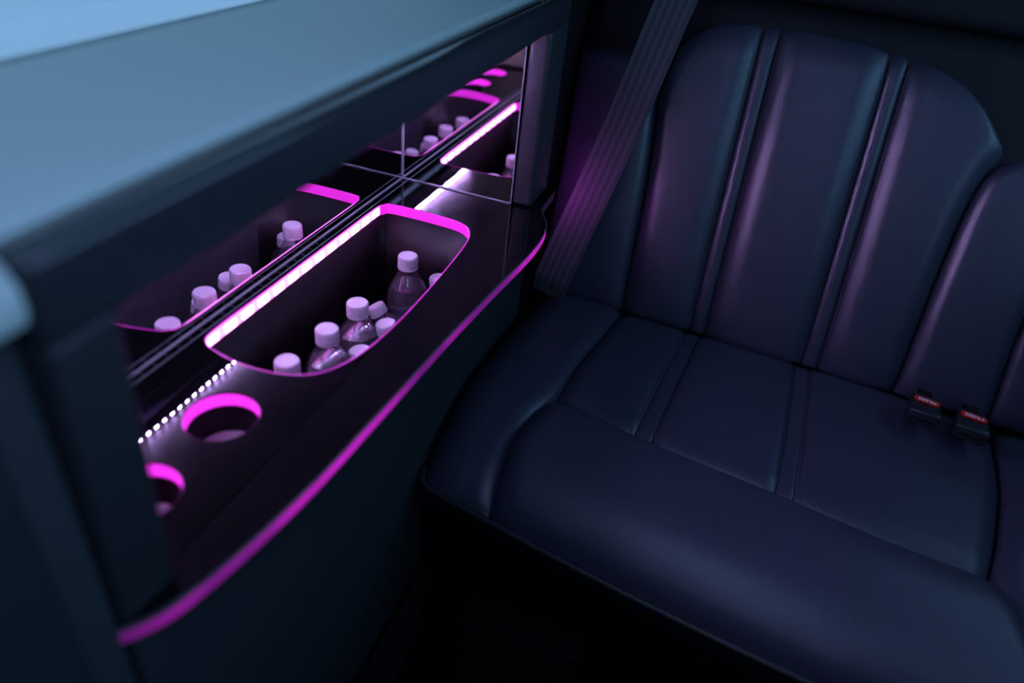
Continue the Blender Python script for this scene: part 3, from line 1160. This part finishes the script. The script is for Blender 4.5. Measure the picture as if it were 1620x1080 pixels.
patch('side_bolster', fb, [Vector((0.085, -1.040)), Vector((0.10, -1.158))], le2, ri2, sidesurf, ((0.028, 0.012), (0.06, 0.04), (0.012, 0.006), (0.04, 0.012)), bench, LEATHER, 34, 70, crown=0.002, skirt=0.03)

# piping and apron below the cushion
pp = [(-0.335, -0.209, -0.287), (-0.360, -0.217, -0.288)] + [(lerp_tab(XP, y) - 0.003, y, -0.2885) for y in [-0.235 - 0.023 * k for k in range(41)]]
pp = [tuple(p) for p in cr(pp, 3)]
link('piping', tube(pp, 0.0052, 10), PIPE, bench)
link('piping', tube([(x + 0.006, y, z - 0.0185) for x, y, z in pp], 0.0030, 8), PIPE, bench)


def apron():
    vs, fs = [], []
    prof_ = [(0.004, -0.290), (0.000, -0.305), (0.002, -0.33), (0.012, -0.37), (0.030, -0.41), (0.060, -0.43), (0.20, -0.43), (0.20, -0.290)]
    ys = [-0.215 - 0.0235 * k for k in range(41)]
    for y in ys:
        for a, z in prof_:
            vs.append((lerp_tab(XP, y) + a, y, z))
    n = len(prof_)
    bm = bmesh.new()
    bv = [bm.verts.new(v) for v in vs]
    for i in range(len(ys) - 1):
        for k in range(n):
            l = (k + 1) % n
            bm.faces.new([bv[j] for j in (i * n + k, i * n + l, (i + 1) * n + l, (i + 1) * n + k)])
    bm.faces.new([bv[k] for k in range(n)])
    bm.faces.new([bv[(len(ys) - 1) * n + k] for k in range(n)])
    return sharp(link('seat_apron', from_bm(bm), LEATHER_D, bench), 60)


apron()
link('cushion_core', box(-0.17, 0.15, -1.15, -0.235, -0.43, -0.262), BLACK, bench, smooth=False)
link('seat_base', box(-0.335, 0.14, -1.15, -0.215, FLOOR_Z, -0.431, bev=0.004), FLOORC, bench)

# vent cover on the base of the bench
vent = thing('vent_cover', (-0.40, -0.42, -0.64), 'black slatted vent cover low under the bench', 'vent')
VX0, VX1, VY0, VY1, VZ0, VZ1 = -0.418, -0.336, -0.497, -0.312, -0.655, -0.487
link('vent_box', box(VX0 + 0.010, VX1, VY0 + 0.004, VY1 - 0.004, VZ0, VZ1 - 0.004, bev=0.003), VENT, vent)
link('vent_frame', box(VX0, VX0 + 0.014, VY0, VY1, VZ1 - 0.012, VZ1, bev=0.003), VENT, vent)
link('vent_frame', box(VX0, VX0 + 0.014, VY0, VY0 + 0.010, VZ0, VZ1 - 0.0125, bev=0.002), VENT, vent)
link('vent_frame', box(VX0, VX0 + 0.014, VY1 - 0.010, VY1, VZ0, VZ1 - 0.0125, bev=0.002), VENT, vent)
for k in range(9):
    z = VZ1 - 0.026 - k * 0.016
    link('slat', hexa([(VX0 + 0.001, VY0 + 0.0105, z - 0.004), (VX0 + 0.009, VY0 + 0.0105, z), (VX0 + 0.009, VY1 - 0.0105, z), (VX0 + 0.001, VY1 - 0.0105, z - 0.004)],
                      [(VX0 + 0.001, VY0 + 0.0105, z), (VX0 + 0.009, VY0 + 0.0105, z + 0.004), (VX0 + 0.009, VY1 - 0.0105, z + 0.004), (VX0 + 0.001, VY1 - 0.0105, z)]), VENT, vent, smooth=False)

# dark floor mat with a bound edge by the cabinet
fm = thing('floor_mat', (-0.62, -0.33, FLOOR_Z), 'black floor mat with a paler bound edge below the bar', 'mat')
ml = [Vector(p) for p in cr([(-0.95, -0.24), (-0.60, -0.225), (-0.535, -0.235), (-0.51, -0.27), (-0.51, -0.40), (-0.53, -0.95), (-0.95, -0.98)], 8, True)]
link('mat_pile', slab(ml, [], FLOOR_Z, FLOOR_Z + 0.010), FLOORC, fm, smooth=False)
link('mat_binding', tube([(p.x, p.y, FLOOR_Z + 0.009) for p in ml], 0.005, 8, True), PIPE, fm)

# ================================================================== shoulder belt
belt = thing('shoulder_belt', (0.13, -0.27, -0.2), 'dark woven shoulder belt slanting down beside the backrest', 'seat belt')
path = cr([(0.345, -0.418, 0.50), (0.300, -0.380, 0.375), (0.277, -0.358, 0.297), (0.211, -0.3175, 0.087), (0.145, -0.2680, -0.127), (0.134, -0.259, -0.165), (0.130, -0.251, -0.200), (0.150, -0.246, -0.240)], 10)


def ribbon(path, w, th):
    bm = bmesh.new()
    uvl = bm.loops.layers.uv.new('UVMap')
    nx = 20
    rows = []
    for i, p in enumerate(path):
        t = (path[min(i + 1, len(path) - 1)] - path[max(i - 1, 0)]).normalized()
        s = NB.cross(t).normalized()
        n = t.cross(s)
        if n.dot(NB) < 0:
            n = -n
        f = i / (len(path) - 1)
        a = [bm.verts.new(p + s * w * (k / nx - 0.5) + n * th / 2) for k in range(nx + 1)]
        b = [bm.verts.new(p + s * w * (k / nx - 0.5) - n * th / 2) for k in range(nx, -1, -1)]
        rows.append((a + b, f))
    N = 2 * (nx + 1)
    for (r0, f0), (r1, f1) in zip(rows, rows[1:]):
        for k in range(N):
            l = (k + 1) % N
            fc = bm.faces.new((r0[k], r0[l], r1[l], r1[k]))
            us = [min(q, N - 1 - q) / nx for q in (k, l, l, k)]
            for lp, u, v in zip(fc.loops, us, (f0, f0, f1, f1)):
                lp[uvl].uv = (u, v)
    bm.faces.new(rows[0][0])
    bm.faces.new(rows[-1][0])
    return from_bm(bm)


sharp(link('webbing', ribbon(path, 0.066, 0.0016), BELT, belt), 60)
for s in (-1, 1):
    ed_path = []
    for i, p in enumerate(path):
        t = (path[min(i + 1, len(path) - 1)] - path[max(i - 1, 0)]).normalized()
        ed_path.append(p + NB.cross(t).normalized() * s * 0.033)
    link('webbing_edge', tube(ed_path, 0.0012, 6), BELT, belt)


# ================================================================== buckles
def text_mesh(s, size, depth):
    cu = bpy.data.curves.new('t', 'FONT')
    cu.body = s
    cu.size = size
    cu.extrude = depth
    cu.align_x = 'CENTER'
    cu.align_y = 'CENTER'
    cu.offset = size * 0.010
    o = bpy.data.objects.new('t', cu)
    COL.objects.link(o)
    dg = bpy.context.evaluated_depsgraph_get()
    me = bpy.data.meshes.new_from_object(o.evaluated_get(dg))
    bpy.data.objects.remove(o)
    return me


def buckle(loc, rz, tilt, label):
    b = thing('seat_belt_buckle', loc, label, 'buckle', 'buckles on the rear bench')
    b.rotation_euler = (0, tilt, rz)
    # local frame: -X to the cabin, +X into the seat crease, Z up
    h = box(-0.030, 0.036, -0.0245, 0.0245, -0.013, 0.013, bev=0.006, seg=4)
    for v in h.vertices:                       # taper towards the strap, lower lip at the front
        if v.co.x > 0.01:
            k = (v.co.x - 0.01) / 0.026
            v.co.y *= 1 - 0.18 * k
            v.co.z *= 1 - 0.35 * k
    for nm, me, mt_ in (('housing', h, BUCKLE), ('slot', box(-0.0306, -0.028, -0.017, 0.017, -0.0035, -0.0005), BLACK),
                        ('button', None, RED), ('strap', box(0.034, 0.062, -0.011, 0.011, -0.004, 0.004, bev=0.0015), BLACK)):
        if me is None:
            pts = []
            for (cx, sgn) in ((0.0165, 1), (-0.0165, -1)):
                for k in range(9):
                    a = -math.pi / 2 + math.pi * k / 8
                    pts.append(Vector((0.008 + 0.0076 * math.sin(a) * sgn, cx * 0.86 + sgn * 0.0066 * math.cos(a) * 0.7)))
            me = slab(pts, [], 0.0122, 0.0142, bev=0.0004)
        o = bpy.data.objects.new(nm, me)
        me.materials.append(mt_)
        o.parent = b
        COL.objects.link(o)
        for p in me.polygons:
            p.use_smooth = nm == 'housing'
        if nm == 'button':
            o['label'] = 'red release button marked PRESS'
            tm = text_mesh('PRESS', 0.0112, 0.0002)
            tm.transform(Matrix.Translation((0.0075, 0, 0.01445)) @ Matrix.Rotation(math.radians(90), 4, 'Z'))
            tm.materials.append(WHITE)
            t = bpy.data.objects.new('lettering', tm)
            t.parent = o
            COL.objects.link(t)
    return b


buckle((0.022, -0.906, -0.189), math.radians(-10), math.radians(4), 'black seat belt buckle with red button, the left one of two')
buckle((0.011, -0.973, -0.188), math.radians(-10), math.radians(4), 'black seat belt buckle with red button, the right one nearer the side bolster')
